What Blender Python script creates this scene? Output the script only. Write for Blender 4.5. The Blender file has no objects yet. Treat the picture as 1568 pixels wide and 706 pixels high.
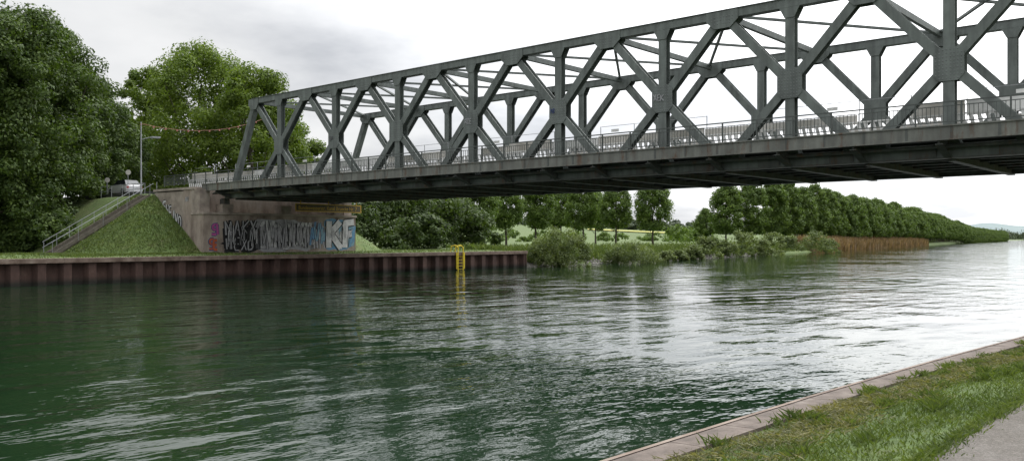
import bpy, math, random
import numpy as np
from mathutils import Vector, Matrix
random.seed(7)
C0,S0=.7524,.6587      # camera forward in (x,y)
CAMH=3.0
def P(px,d):
    r=(px-784)/1347*d
    return (C0*d+S0*r, S0*d-C0*r)
scene=bpy.context.scene
coll=scene.collection
# ------------------------------------------------------------ materials
def newmat(name):
    m=bpy.data.materials.new(name); m.use_nodes=True
    nt=m.node_tree; b=nt.nodes['Principled BSDF']
    return m,nt,b
def N(nt,t,**k):
    n=nt.nodes.new(t)
    for a,v in k.items(): setattr(n,a,v)
    return n
def ramp(nt,fac,stops):
    r=N(nt,'ShaderNodeValToRGB')
    el=r.color_ramp.elements
    while len(el)<len(stops): el.new(.5)
    for e,(p,c) in zip(el,stops):
        e.position=p; e.color=(c[0],c[1],c[2],1)
    nt.links.new(fac,r.inputs[0]); return r.outputs[0]
def noise(nt,scale,detail=4,rough=.6,vec=None,stretch=None):
    n=N(nt,'ShaderNodeTexNoise'); n.inputs['Scale'].default_value=scale
    n.inputs['Detail'].default_value=detail; n.inputs['Roughness'].default_value=rough
    if vec is None:
        vec=N(nt,'ShaderNodeNewGeometry').outputs['Position']
    if stretch:
        mp=N(nt,'ShaderNodeMapping'); mp.inputs['Scale'].default_value=stretch
        nt.links.new(vec,mp.inputs[0]); vec=mp.outputs[0]
    nt.links.new(vec,n.inputs['Vector']); return n.outputs[0]
def mixc(nt,fac,a,b,mode='MIX'):
    m=N(nt,'ShaderNodeMix',data_type='RGBA',blend_type=mode)
    for sock,v in ((m.inputs[0],fac),(m.inputs[6],a),(m.inputs[7],b)):
        if isinstance(v,(int,float)): sock.default_value=v
        elif isinstance(v,tuple): sock.default_value=(v[0],v[1],v[2],1)
        else: nt.links.new(v,sock)
    return m.outputs[2]
def bump(nt,b,h,strength=.4,dist=.05):
    bp=N(nt,'ShaderNodeBump'); bp.inputs['Strength'].default_value=strength
    bp.inputs['Distance'].default_value=dist
    nt.links.new(h,bp.inputs['Height']); nt.links.new(bp.outputs[0],b.inputs['Normal'])
def simple(name,c1,c2,scale=2,rough=.7,bs=.3,bd=.02,stretch=None,metal=0,third=None):
    m,nt,b=newmat(name)
    n=noise(nt,scale,5,.65,stretch=stretch)
    st=[(.3,c1),(.7,c2)]
    if third: st=[(.3,c1),(.55,c2),(.72,third)]
    nt.links.new(ramp(nt,n,st),b.inputs['Base Color'])
    b.inputs['Roughness'].default_value=rough; b.inputs['Metallic'].default_value=metal
    if bs: bump(nt,b,noise(nt,scale*6,4),bs,bd)
    return m
# steel paint with streaks and rust
def steelmat(name,base,rust_amt=.62,dark=1.):
    m,nt,b=newmat(name)
    n1=noise(nt,1.3,5,.7)
    c=ramp(nt,n1,[(.3,tuple(x*.78*dark for x in base)),(.7,tuple(x*1.2*dark for x in base))])
    n2=noise(nt,2.2,6,.75,stretch=(1,1,.25))
    f=ramp(nt,n2,[(rust_amt,(0,0,0)),(rust_amt+.14,(1,1,1))])
    c=mixc(nt,f,c,(.11,.065,.04))
    n3=noise(nt,3.0,3,.5,stretch=(1,1,.12))
    f3=ramp(nt,n3,[(.35,(.72,.72,.72)),(.65,(1.15,1.15,1.15))])
    c=mixc(nt,1.,c,f3,'MULTIPLY')
    nt.links.new(c,b.inputs['Base Color']); b.inputs['Roughness'].default_value=.6
    bump(nt,b,noise(nt,14,3),.25,.01)
    return m
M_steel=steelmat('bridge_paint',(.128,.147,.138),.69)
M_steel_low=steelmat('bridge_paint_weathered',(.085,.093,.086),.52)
M_edge=steelmat('bridge_edge_weathered',(.15,.155,.138),.53)
M_rail=simple('railing_paint',(.05,.06,.055),(.09,.1,.095),3,.5,0)
M_rivet=simple('rivets',(.12,.13,.13),(.15,.16,.16),3,.5,0)
M_conc=simple('concrete',(.17,.14,.12),(.32,.275,.235),.9,.9,.4,.02,third=(.4,.36,.31))
M_conc2=simple('concrete_stained',(.14,.105,.085),(.3,.25,.21),1.1,.9,.4,.02,stretch=(1,1,.4),third=(.36,.32,.28))
M_step=simple('stair_concrete',(.08,.07,.055),(.17,.15,.12),2.5,.9,.4,.02)
M_coping=simple('coping_concrete',(.065,.05,.04),(.13,.102,.085),3.5,.9,.5,.02,third=(.19,.16,.135))
M_asph=simple('asphalt',(.045,.045,.045),(.07,.07,.068),3,.9,.3,.01)
M_white=simple('white_panel',(.6,.6,.59),(.8,.8,.78),1.2,.6,0)
M_beige=simple('beige_panel',(.34,.32,.28),(.52,.5,.46),.8,.8,.2,.01,third=(.62,.61,.58))
M_galv=simple('galvanised',(.2,.21,.22),(.32,.33,.34),3,.45,0,metal=.2)
M_yellow=simple('yellow_paint',(.6,.45,.02),(.75,.58,.03),3,.5,0)
M_orange=simple('orange_sign',(.45,.27,.02),(.6,.38,.03),2,.6,0)
M_dark=simple('dark_sign',(.07,.055,.02),(.1,.08,.03),2,.6,0)
M_bark=simple('bark',(.035,.028,.02),(.09,.075,.055),6,.95,.6,.03,stretch=(1,1,.3))
M_carw=simple('car_paint',(.5,.5,.51),(.56,.56,.57),2,.25,0)
M_glass=simple('dark_glass',(.015,.018,.02),(.02,.025,.03),2,.08,0)
M_tyre=simple('tyre_rubber',(.015,.015,.015),(.03,.03,.03),8,.8,0)
M_red=simple('tail_red',(.4,.02,.02),(.5,.03,.03),2,.4,0)
M_rock=simple('riprap_stone',(.09,.085,.075),(.26,.245,.22),1.5,.9,.6,.05)
# path: compacted gravel, darker damp patches, coarse speckle
m,nt,b=newmat('path_gravel'); M_path=m
c=ramp(nt,noise(nt,45,4,.8),[(.3,(.075,.066,.058)),(.55,(.15,.136,.123)),(.75,(.29,.27,.245))])
c=mixc(nt,1.,c,ramp(nt,noise(nt,1.6,5,.7),[(.3,(.68,.66,.6)),(.7,(1.1,1.1,1.1))]),'MULTIPLY')
nt.links.new(c,b.inputs['Base Color']); b.inputs['Roughness'].default_value=.95; bump(nt,b,noise(nt,60,3),.8,.02)
# sheet pile
m,nt,b=newmat('rusty_sheet_pile'); M_pile=m
n=noise(nt,1.2,6,.75,stretch=(1,1,.35))
c=ramp(nt,n,[(.3,(.04,.022,.018)),(.55,(.085,.048,.038)),(.75,(.15,.095,.075))])
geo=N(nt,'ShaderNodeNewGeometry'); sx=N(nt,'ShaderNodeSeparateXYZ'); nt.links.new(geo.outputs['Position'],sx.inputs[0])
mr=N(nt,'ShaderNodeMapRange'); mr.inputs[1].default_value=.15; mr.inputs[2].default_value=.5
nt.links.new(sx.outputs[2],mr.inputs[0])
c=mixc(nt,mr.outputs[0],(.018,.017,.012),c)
nt.links.new(c,b.inputs['Base Color']); b.inputs['Roughness'].default_value=.85
bump(nt,b,noise(nt,9,4),.4,.02)
M_cap=simple('pile_cap_rust',(.085,.055,.04),(.19,.14,.11),1.6,.85,.3,.01,third=(.26,.21,.17))
# ground
def groundmat(name,cols,dirt,bd,sc=1.):
    m,nt,b=newmat(name)
    n1=noise(nt,.25*sc,5,.7); n2=noise(nt,6*sc,4,.7)
    c=ramp(nt,n1,[(.3,cols[0]),(.5,cols[1]),(.7,cols[2])])
    c2=ramp(nt,n2,[(.3,(.65,.65,.65)),(.7,(1.25,1.25,1.2))])
    c=mixc(nt,1.,c,c2,'MULTIPLY')
    n3=noise(nt,.8*sc,6,.75)
    f=ramp(nt,n3,[(.54,(0,0,0)),(.68,(1,1,1))])
    f2=N(nt,'ShaderNodeMath',operation='MULTIPLY'); nt.links.new(f,f2.inputs[0]); f2.inputs[1].default_value=dirt
    c=mixc(nt,f2.outputs[0],c,(.12,.1,.055))
    nt.links.new(c,b.inputs['Base Color']); b.inputs['Roughness'].default_value=.95
    bump(nt,b,noise(nt,9*sc,5,.8),.7,bd); return m
M_ground=groundmat('grass_ground',((.05,.088,.018),(.078,.122,.026),(.115,.15,.038)),.65,.09)
# water
m,nt,b=newmat('canal_water'); M_water=m
b.inputs['Base Color'].default_value=(.0085,.0225,.0095,1); b.inputs['Roughness'].default_value=.025
b.inputs['IOR'].default_value=1.34
geo=N(nt,'ShaderNodeNewGeometry').outputs['Position']
def mul(a,k):
    q=N(nt,'ShaderNodeMath',operation='MULTIPLY')
    nt.links.new(a,q.inputs[0])
    if isinstance(k,float): q.inputs[1].default_value=k
    else: nt.links.new(k,q.inputs[1])
    return q.outputs[0]
def add(a,c_):
    q=N(nt,'ShaderNodeMath',operation='ADD'); nt.links.new(a,q.inputs[0]); nt.links.new(c_,q.inputs[1]); return q.outputs[0]
def wv(scale,st,det,ro,rot):
    mm=N(nt,'ShaderNodeMapping'); mm.inputs['Scale'].default_value=st; mm.inputs['Rotation'].default_value=(0,0,math.radians(rot))
    nt.links.new(geo,mm.inputs[0])
    return noise(nt,scale,det,ro,vec=mm.outputs[0])
w1=wv(.6,(.55,1,1),1,.5,40); w2=wv(2.0,(.42,1,1),3,.5,53); w3=wv(6,(.5,1,1),2,.5,36)
patch=noise(nt,.07,3,.6)
pr=N(nt,'ShaderNodeMapRange'); nt.links.new(patch,pr.inputs[0]); pr.inputs[1].default_value=.38; pr.inputs[2].default_value=.62; pr.inputs[3].default_value=.3; pr.inputs[4].default_value=1.3
hh=add(add(mul(w1,.085),mul(mul(w2,.042),pr.outputs[0])),mul(mul(w3,.009),pr.outputs[0]))
bp=N(nt,'ShaderNodeBump'); bp.inputs['Strength'].default_value=1; bp.inputs['Distance'].default_value=1.0
nt.links.new(hh,bp.inputs['Height']); nt.links.new(bp.outputs[0],b.inputs['Normal'])
# leaves
def leafmat(name,dark,mid,light,trans=.3,ns=.45):
    m,nt,b=newmat(name)
    g=N(nt,'ShaderNodeNewGeometry')
    c=ramp(nt,g.outputs['Random Per Island'],[(.0,dark),(.5,mid),(1.,light)])
    n=noise(nt,ns,4,.6)
    c=mixc(nt,1.,c,ramp(nt,n,[(.3,(.6,.66,.6)),(.7,(1.3,1.22,1.1))]),'MULTIPLY')
    nt.links.new(c,b.inputs['Base Color']); b.inputs['Roughness'].default_value=.7
    t=N(nt,'ShaderNodeBsdfTranslucent'); nt.links.new(mixc(nt,1.,c,(1.3,1.35,.5),'MULTIPLY'),t.inputs[0])
    ms=N(nt,'ShaderNodeMixShader'); ms.inputs[0].default_value=trans
    nt.links.new(b.outputs[0],ms.inputs[1]); nt.links.new(t.outputs[0],ms.inputs[2])
    nt.links.new(ms.outputs[0],nt.nodes['Material Output'].inputs[0])
    return m
L_dark=leafmat('leaves_dark',(.034,.068,.01),(.058,.1,.015),(.088,.138,.023))
L_bright=leafmat('leaves_fresh',(.075,.124,.014),(.112,.172,.02),(.155,.222,.03),.35)
L_linden=leafmat('leaves_linden',(.065,.115,.02),(.1,.163,.028),(.135,.205,.04))
L_willow=leafmat('leaves_willow',(.08,.115,.035),(.12,.163,.055),(.17,.215,.085))
L_shade=leafmat('leaves_shade',(.03,.057,.012),(.052,.088,.018),(.076,.117,.025))
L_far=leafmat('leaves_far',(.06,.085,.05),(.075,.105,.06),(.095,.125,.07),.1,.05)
L_grass=leafmat('grass_blades',(.058,.092,.018),(.088,.13,.029),(.13,.17,.046),.3,1.2)
L_grassdry=leafmat('grass_clippings',(.085,.09,.04),(.145,.145,.068),(.235,.22,.115),.3,1.5)
L_reed=leafmat('reed_blades',(.18,.12,.075),(.27,.18,.115),(.34,.24,.15),.2)
# ------------------------------------------------------------ mesh builders
class MB:
    def __init__(s): s.v=[];s.f=[];s.m=[]
    def add(s,v,f,m=0):
        o=len(s.v); s.v+= [tuple(x) for x in v]; s.f+=[tuple(i+o for i in q) for q in f]; s.m+=[m]*len(f)
    def box(s,x0,x1,y0,y1,z0,z1,m=0):
        s.add([(x0,y0,z0),(x1,y0,z0),(x1,y1,z0),(x0,y1,z0),(x0,y0,z1),(x1,y0,z1),(x1,y1,z1),(x0,y1,z1)],
              [(0,3,2,1),(4,5,6,7),(0,1,5,4),(1,2,6,5),(2,3,7,6),(3,0,4,7)],m)
    def beam(s,p,q,w,h,up=(0,0,1),m=0):
        p=Vector(p);q=Vector(q);d=(q-p).normalized();u=Vector(up)
        sd=d.cross(u).normalized(); u=sd.cross(d).normalized()
        vs=[]
        for e in (p,q):
            for a,b_ in ((-1,-1),(1,-1),(1,1),(-1,1)): vs.append(e+sd*a*w/2+u*b_*h/2)
        s.add(vs,[(0,1,2,3),(7,6,5,4),(0,4,5,1),(1,5,6,2),(2,6,7,3),(3,7,4,0)],m)
    def poly_x(s,pts,x0,x1,m=0):   # polygon in YZ extruded along X
        n=len(pts); vs=[(x0,a,b_) for a,b_ in pts]+[(x1,a,b_) for a,b_ in pts]
        s.add(vs,[tuple(range(n)),tuple(range(2*n-1,n-1,-1))]+[(i,i+n,(i+1)%n+n,(i+1)%n) for i in range(n)],m)
    def poly_y(s,pts,y0,y1,m=0):
        n=len(pts); vs=[(a,y0,b_) for a,b_ in pts]+[(a,y1,b_) for a,b_ in pts]
        s.add(vs,[tuple(range(n)),tuple(range(2*n-1,n-1,-1))]+[(i,i+n,(i+1)%n+n,(i+1)%n) for i in range(n)],m)
    def tube(s,pts,rad,seg=8,m=0):
        o=len(s.v)
        for i,(p,r) in enumerate(zip(pts,rad)):
            p=Vector(p)
            a=Vector(pts[max(i-1,0)]);b_=Vector(pts[min(i+1,len(pts)-1)]); d=(b_-a).normalized()
            u=d.orthogonal().normalized() if abs(d.z)<.9 else d.cross(Vector((0,1,0))).normalized()
            w=d.cross(u)
            for k in range(seg):
                t=2*math.pi*k/seg; s.v.append(tuple(p+u*math.cos(t)*r+w*math.sin(t)*r))
        for i in range(len(pts)-1):
            for k in range(seg):
                a=o+i*seg+k;b_=o+i*seg+(k+1)%seg
                s.f.append((a,b_,b_+seg,a+seg)); s.m.append(m)
    def obj(s,name,mats,parent=None,smooth=False):
        me=bpy.data.meshes.new(name); me.from_pydata(s.v,[],s.f)
        for mt in mats: me.materials.append(mt)
        me.polygons.foreach_set('material_index',s.m)
        if smooth: me.polygons.foreach_set('use_smooth',[True]*len(s.f))
        me.update()
        o=bpy.data.objects.new(name,me); coll.objects.link(o)
        if parent: o.parent=parent
        return o
def empty(name):
    o=bpy.data.objects.new(name,None); coll.objects.link(o); return o
def npmesh(name,V,Q,mats,midx=None):
    me=bpy.data.meshes.new(name); nq=len(Q)
    me.vertices.add(len(V)); me.vertices.foreach_set('co',np.asarray(V,dtype=np.float32).ravel())
    me.loops.add(nq*4); me.loops.foreach_set('vertex_index',np.asarray(Q,dtype=np.int32).ravel())
    me.polygons.add(nq); me.polygons.foreach_set('loop_start',np.arange(0,nq*4,4,dtype=np.int32))
    me.polygons.foreach_set('loop_total',np.full(nq,4,dtype=np.int32))
    for mt in mats: me.materials.append(mt)
    if midx is not None: me.polygons.foreach_set('material_index',np.asarray(midx,dtype=np.int32))
    me.update(calc_edges=True); me.validate(); return me
def nrm(a): return a/(np.linalg.norm(a,axis=1,keepdims=True)+1e-9)
def leaf_cloud(rng,cen,rad,per,size,flat=.8,narrow=.6):
    cen=np.repeat(cen,per,axis=0); rad=np.repeat(rad,per)
    n=len(cen); d=nrm(rng.normal(size=(n,3)))
    rr=rad*(.35+.7*rng.random(n)**.6)
    pos=cen+d*rr[:,None]*np.array([1,1,flat])
    no=nrm(d+.42*rng.normal(size=(n,3))+np.array([0,0,.4]))
    t=nrm(np.cross(no,rng.normal(size=(n,3)))); bt=np.cross(no,t)
    s=size*(.6+.8*rng.random(n))[:,None]
    V=np.stack([pos-t*s*.5,pos+bt*s*.5*narrow,pos+t*s*.5-no*s*.12,pos-bt*s*.5*narrow],axis=1).reshape(-1,3)
    Q=np.arange(n*4).reshape(-1,4); return V,Q
def crown_centers(rng,n,h0,h1,R,shape):
    t=rng.random(n)
    if shape=='egg': prof=np.sin(np.pi*np.clip(t*.93+.05,0,1)**.72)**.65; lobk=.3
    elif shape=='ball': prof=np.sqrt(np.clip(1-(2*t-1)**2,0,1)); lobk=1
    else: prof=np.sqrt(np.clip(1-(1.75*t-.75)**2,0,1)); lobk=1
    a=rng.random(n)*2*np.pi; u=rng.random(n)**.38
    lob=1+lobk*(.16*np.sin(a*3+rng.random()*6)+.1*np.sin(a*5+t*9))
    r=R*prof*u*lob
    return np.stack([r*np.cos(a),r*np.sin(a),h0+(h1-h0)*t],axis=1),prof
def tree_mesh(name,h,R,base,ncl,per,leaf,seed,shape,mat,trunk_r=.3,rc=.2,limbs=14):
    rng=np.random.default_rng(seed)
    cen,prof=crown_centers(rng,ncl,base+R*rc*.7,h-R*rc*.7,R*(1-rc*.5),shape)
    rad=R*rc*(.65+.7*rng.random(ncl))
    V,Q=leaf_cloud(rng,cen,rad,per,leaf)
    mb=MB()
    top=h*.8; pts=[];rd=[]
    for i in range(7):
        t=i/6; pts.append((rng.normal()*.12*i*.4,rng.normal()*.12*i*.4,-.3+t*(top+.3))); rd.append(trunk_r*(1.25 if i==0 else 1)*(1-.85*t)+.02)
    mb.tube(pts,rd,8)
    for k in range(limbs):
        c=cen[rng.integers(ncl)]; z0=max(base*.8,c[2]*.55); z0=min(z0,top*.9)
        f=(z0+.3)/(top+.3)*6; i=int(f); i=min(i,5)
        p0=Vector(pts[i]).lerp(Vector(pts[i+1]),f-i)
        c=Vector(c); mid=p0.lerp(c,.5)+Vector((0,0,-.05*h+rng.normal()*.1))
        mb.tube([p0,mid,c],[trunk_r*.38,trunk_r*.22,.03],5)
    tv=np.array(mb.v); tq=np.array(mb.f)
    VV=np.concatenate([tv,V]); QQ=np.concatenate([tq,Q+len(tv)])
    return npmesh(name,VV,QQ,[M_bark,mat],[0]*len(tq)+[1]*len(Q))
def place(me,name,x,y,z,rot=0,sc=1,parent=None):
    o=bpy.data.objects.new(name,me); coll.objects.link(o); o.location=(x,y,z); o.rotation_euler=(0,0,rot)
    o.scale=(sc,sc,sc) if not isinstance(sc,tuple) else sc
    if parent: o.parent=parent
    return o
def blades(name,pts,h,w,mat,seed=1,lean=.5):
    rng=np.random.default_rng(seed); pts=np.asarray(pts); n=len(pts)
    a=rng.random(n)*2*np.pi; hh=(h*(.5+rng.random(n)))[:,None]; ww=(w*(.6+.8*rng.random(n)))[:,None]
    side=np.stack([np.cos(a),np.sin(a),np.zeros(n)],1)
    ln=np.stack([rng.normal(size=n)*lean,rng.normal(size=n)*lean,np.ones(n)],1); tip=pts+ln*hh
    mid=pts+np.stack([ln[:,0]*.35,ln[:,1]*.35,np.full(n,.6)],1)*hh
    V=np.stack([pts-side*ww*.5,pts+side*ww*.5,mid+side*ww*.35,tip],1).reshape(-1,3)
    me=npmesh(name,V,np.arange(n*4).reshape(-1,4),[mat]); o=bpy.data.objects.new(name,me); coll.objects.link(o); return o
# ------------------------------------------------------------ terrain
NQ=([-400,-50,2,6.3,10.2,14.5,18.9,40,80,300,1000,2500,6000],[4.3,4.3,4.25,4.22,4.14,3.95,3.66,3.4,3.4,3.4,115,420,1180])
def qy(x): return float(np.interp(x,*NQ))
FB=([70.7,75,102,140,176,239,340,544,1000,1700,2600,6000],[60.5,62,64.5,70,78,89,106,145,240,370,500,1240])
def fby(x): return 60.5 if x<=70.7 else float(np.interp(x,*FB))
ZT=6.9
def emb(x,y):
    z=-99
    for sgn,y0,yin in ((1,74,68.6),(-1,-12,-6.6)):
        yy=y*sgn
        if yy>yin*sgn and 37.75<x<52.8: return ZT
        dx=max(37.3-x,0,x-52.9); dy=max(y0*sgn-yy,0)
        z=max(z,ZT-.66*math.hypot(dx,dy))
    return z
def hn(x,y,s=1.): return .5*(math.sin(x*.37*s+1.3*math.sin(y*.23*s))+math.sin(y*.41*s+1.7*math.sin(x*.19*s)))
def gz(x,y):
    q=qy(x); fb=fby(x)
    if y<=q:
        t=q-y
        z=1.12+.25*min(max(t-.4,0)/1.7,1)
        if t>6: z=1.37+.1*hn(x,y,.3)
        return max(z,emb(x,y))
    t=y-fb
    if x<=70.7: z=1.66+.12*min(t/3,1)+.05*hn(x,y)
    else:
        z=float(np.interp(t,[-4,-.5,0,1.5,5,9],[-3,-.3,0,.7,1.5,1.8]))+ (.08*hn(x,y) if t>2 else 0)
    z+=.05*min(max(t-150,0),800)
    e=emb(x,y)
    if e>z: e+=.12*hn(x*2,y*2)
    return max(z,e) if not (37.75<x<52.8 and y>68) else e
xs=list(np.arange(-400,0,25))+list(np.arange(0,24,1.))+list(np.arange(24,66,.5))+list(np.arange(66,260,3))
x=260.; st=5
while x<6000: xs.append(x); x+=st; st*=1.12
ts=list(np.arange(0,60,.75)); t=60.; st=1.5
while t<4500: ts.append(t); t+=st; st*=1.13
nys=[]; t=0.
while t<3: nys.append(t); t+=.3
while t<45: nys.append(t); t+=.75
st=2
while t<4000: nys.append(t); t+=st; st*=1.35
V=[];rows=0
for x in xs:
    q=qy(x); fb=fby(x); col=[]
    for t in reversed(nys): col.append((x,q-t,gz(x,q-t)))
    col.append((x,q+.01,-3.))
    if x<=70.7: col.append((x,fb-.01,-3.))
    else: col.append((x,fb-4,-3.))
    for t in ts: col.append((x,fb+t,gz(x,fb+t)))
    V+=col; rows=len(col)
Q=[]
for i in range(len(xs)-1):
    for j in range(rows-1):
        a=i*rows+j; Q.append((a,a+rows,a+rows+1,a+1))
me=npmesh('ground',V,Q,[M_ground]); me.polygons.foreach_set('use_smooth',[True]*len(Q))
o=bpy.data.objects.new('ground',me); coll.objects.link(o)
# water
mb=MB(); wx=[-400,0,40,80,150,300,700,1500,3000,6000]
for i in range(len(wx)-1):
    a,b_=wx[i],wx[i+1]
    mb.add([(a,qy(a)-.0,0),(b_,qy(b_)-.0,0),(b_,fby(b_)+30,0),(a,fby(a)+(0 if a<60 else 12),0)],[(0,1,2,3)])
mb.v=[(x,y if not (x<=40 and y>30) else 60.5,z) for x,y,z in mb.v]
mb.obj('canal_water',[M_water])
# ------------------------------------------------------------ sheet pile wall (far)
mb=MB(); x=-120.; prof=[]
while x<70.5:
    prof+= [(x,60.0),(x+.5,60.0),(x+.72,60.42),(x+1.38,60.42)]; x+=1.6
prof=[p for p in prof if p[0]<70.9]
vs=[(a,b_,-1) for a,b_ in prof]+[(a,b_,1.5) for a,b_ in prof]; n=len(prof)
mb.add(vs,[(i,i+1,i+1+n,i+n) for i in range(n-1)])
mb.box(70.7,70.85,59.95,62.5,-1,1.6)
x=-120.
while x<70.8:
    x2=min(x+7.98,70.9); mb.box(x,x2,59.84,60.62,1.44,1.74,1); x+=8.0
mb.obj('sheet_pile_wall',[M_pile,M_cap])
# yellow ladder
mb=MB()
lx=60.7
for dx in (-.35,.35):
    mb.tube([(lx+dx,59.74,-.5),(lx+dx,59.74,2.2),(lx+dx*.9,60.1,2.4),(lx+dx*.9,60.7,2.3),(lx+dx*.9,60.8,1.7)],[.05]*5,8)
mb.box(lx-.56,lx-.45,59.72,59.82,.1,1.7); mb.box(lx+.45,lx+.56,59.72,59.82,.1,1.7)
mb.beam((lx-.4,59.95,2.35),(lx+.4,59.95,2.35),.09,.09)
for z in np.arange(-.2,1.5,.3): mb.beam((lx-.35,59.74,z),(lx+.35,59.74,z),.04,.04)
mb.obj('quay_ladder',[M_yellow])
# near quay coping
mb=MB(); cx=list(np.arange(-60,60,1.))
for i in range(len(cx)-1):
    a,b_=cx[i],cx[i+1]-.012; ya,yb=qy(a),qy(b_)
    vs=[(a,ya-.34,1.0),(b_,yb-.34,1.0),(b_,yb+.05,1.0),(a,ya+.05,1.0),(a,ya-.34,1.16),(b_,yb-.34,1.16),(b_,yb+.0,1.15),(a,ya+.0,1.15)]
    mb.add(vs,[(0,3,2,1),(4,5,6,7),(0,1,5,4),(1,2,6,5),(2,3,7,6),(3,0,4,7)])
    vs=[(a,ya+.0,1.158),(b_+.012,yb+.0,1.158),(b_+.012,yb+.07,1.15),(a,ya+.07,1.15),(a,ya+.07,-1),(b_+.012,yb+.07,-1)]
    mb.add(vs,[(0,1,2,3),(3,2,5,4)],1)
mb.obj('quay_coping',[M_coping,M_cap])
# path
rp=random.Random(3)
mb=MB(); px_=list(np.arange(-60,130,.25)); wob={}
edge=[2.05+.05*math.sin(a*1.7)+.03*math.sin(a*4.1)+rp.uniform(-.012,.012) for a in px_]
for i in range(len(px_)-1):
    a,b_=px_[i],px_[i+1]; ea,eb=edge[i],edge[i+1]
    mb.add([(a,-1.3,1.385),(b_,-1.3,1.385),(b_,eb-.25,1.388),(a,ea-.25,1.388)],[(0,1,2,3)])
    mb.add([(a,ea-.25,1.388),(b_,eb-.25,1.388),(b_,eb,1.365),(a,ea,1.365)],[(0,1,2,3)])
mb.obj('path',[M_path])
# ------------------------------------------------------------ bridge
B1,B2=39.6,51.0; YS=[58.5-6.87*k for k in range(9)]; ZB,ZM,ZTp=3.7+CAMH,7.25+CAMH,11.0+CAMH
HP=3.435
bridge=empty('truss_bridge')
def hmember(mb,x,p,q,w):
    for s in (-.19,.19): mb.beam((x+s,)+p,(x+s,)+q,w,.035,(1,0,0))
    mb.beam((x,)+p,(x,)+q,.04,.34,(1,0,0))
for X,nm in ((B1,'near'),(B2,'far')):
    mb=MB()
    y_top0,y_top1=YS[-1]-HP,YS[0]+HP; y_b0,y_b1=YS[-1]-2*HP,YS[0]+2*HP
    mb.box(X-.25,X+.25,y_top0-.2,y_top1+.2,ZTp-.2,ZTp+.2)
    mb.box(X-.31,X+.31,y_top0-.25,y_top1+.25,ZTp+.202,ZTp+.235)
    mb.box(X-.25,X+.25,y_b0-.5,y_b1+.9,ZB-.3,ZB+.25)
    # end posts
    for ya,yb in ((y_top0,y_b0),(y_top1,y_b1)):
        mb.beam((X,ya,ZTp),(X,yb,ZB),.46,.44,(1,0,0))
    for k,y in enumerate(YS):
        hmember(mb,X,(y,ZB),(y,ZTp),.45)
        for sy in (-1,1):
            hmember(mb,X+.004,(y,ZM),(y+sy*HP,ZTp),.42)
            hmember(mb,X-.004,(y,ZM),(y+sy*HP,ZB),.4)
        for s in (-.232,.232):
            a,b_,c=.6,.7,.24
            mb.poly_x([(y-a,ZM-b_+c),(y-a+c,ZM-b_),(y+a-c,ZM-b_),(y+a,ZM-b_+c),(y+a,ZM+b_-c),(y+a-c,ZM+b_),(y-a+c,ZM+b_),(y-a,ZM+b_-c)],X+s-.014,X+s+.014)
            for zz,dz in ((ZTp-.19,-1),(ZB+.2,1)):
                mb.poly_x([(y-.5,zz),(y+.5,zz),(y+.24,zz+dz*.5),(y-.24,zz+dz*.5)],X+s-.012,X+s+.012)
    nodes=[YS[0]+HP]+[y-HP for y in YS]
    for y in nodes:
        for s in (-.268,.268):
            a=.85 if (y!=nodes[0] and y!=nodes[-1]) else .7
            mb.poly_x([(y-a,ZTp+.18),(y+a,ZTp+.18),(y+a,ZTp-.28),(y+a*.5,ZTp-.66),(y-a*.5,ZTp-.66),(y-a,ZTp-.28)],X+s-.014,X+s+.014)
            mb.poly_x([(y-.95,ZB-.1),(y+.95,ZB-.1),(y+.95,ZB+.5),(y+.5,ZB+.95),(y-.5,ZB+.95),(y-.95,ZB+.5)],X+s-.014,X+s+.014)
    # rivets on canal-side gussets
    def riv(y,z,x0):
        r=.028; mb.add([(x0,y-r,z-r),(x0,y+r,z-r),(x0,y+r,z+r),(x0,y-r,z+r),(x0-.022,y,z)],[(0,1,4),(1,2,4),(2,3,4),(3,0,4)],1)
    if nm=='near':
        for y in YS:
            for a in (-.5,-.36,-.22,-.08,.08,.22,.36,.5):
                for z in np.arange(-.6,.61,.15):
                    if abs(a)+abs(z)<1.0: riv(y+a,ZM+z,X-.246)
        for y in nodes:
            for a in np.arange(-.72,.73,.16):
                for z in (-.1,-.26,-.42): 
                    if abs(a)<.78+z*.6: riv(y+a,ZTp+z,X-.282)
        for y in np.arange(y_top0,y_top1,.3):
            riv(y,ZTp+.15,X-.25)
    mb.obj('truss_'+nm,[M_steel,M_rivet],bridge)
# top lateral bracing
mb=MB()
for i,y in enumerate(nodes):
    mb.beam((B1+.3,y,ZTp-.02),(B2-.3,y,ZTp-.02),.22,.3)
    if i<len(nodes)-1:
        y2=nodes[i+1]; ym=(y+y2)/2; xm=(B1+B2)/2
        mb.beam((B1+.3,y,ZTp+.05),(xm,ym,ZTp+.05),.15,.12); mb.beam((B2-.3,y,ZTp+.052),(xm,ym,ZTp+.052),.15,.12)
        mb.beam((B1+.3,y2,ZTp+.048),(xm,ym,ZTp+.048),.15,.12); mb.beam((B2-.3,y2,ZTp+.046),(xm,ym,ZTp+.046),.15,.12)
mb.obj('lateral_bracing',[M_steel],bridge)
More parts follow.
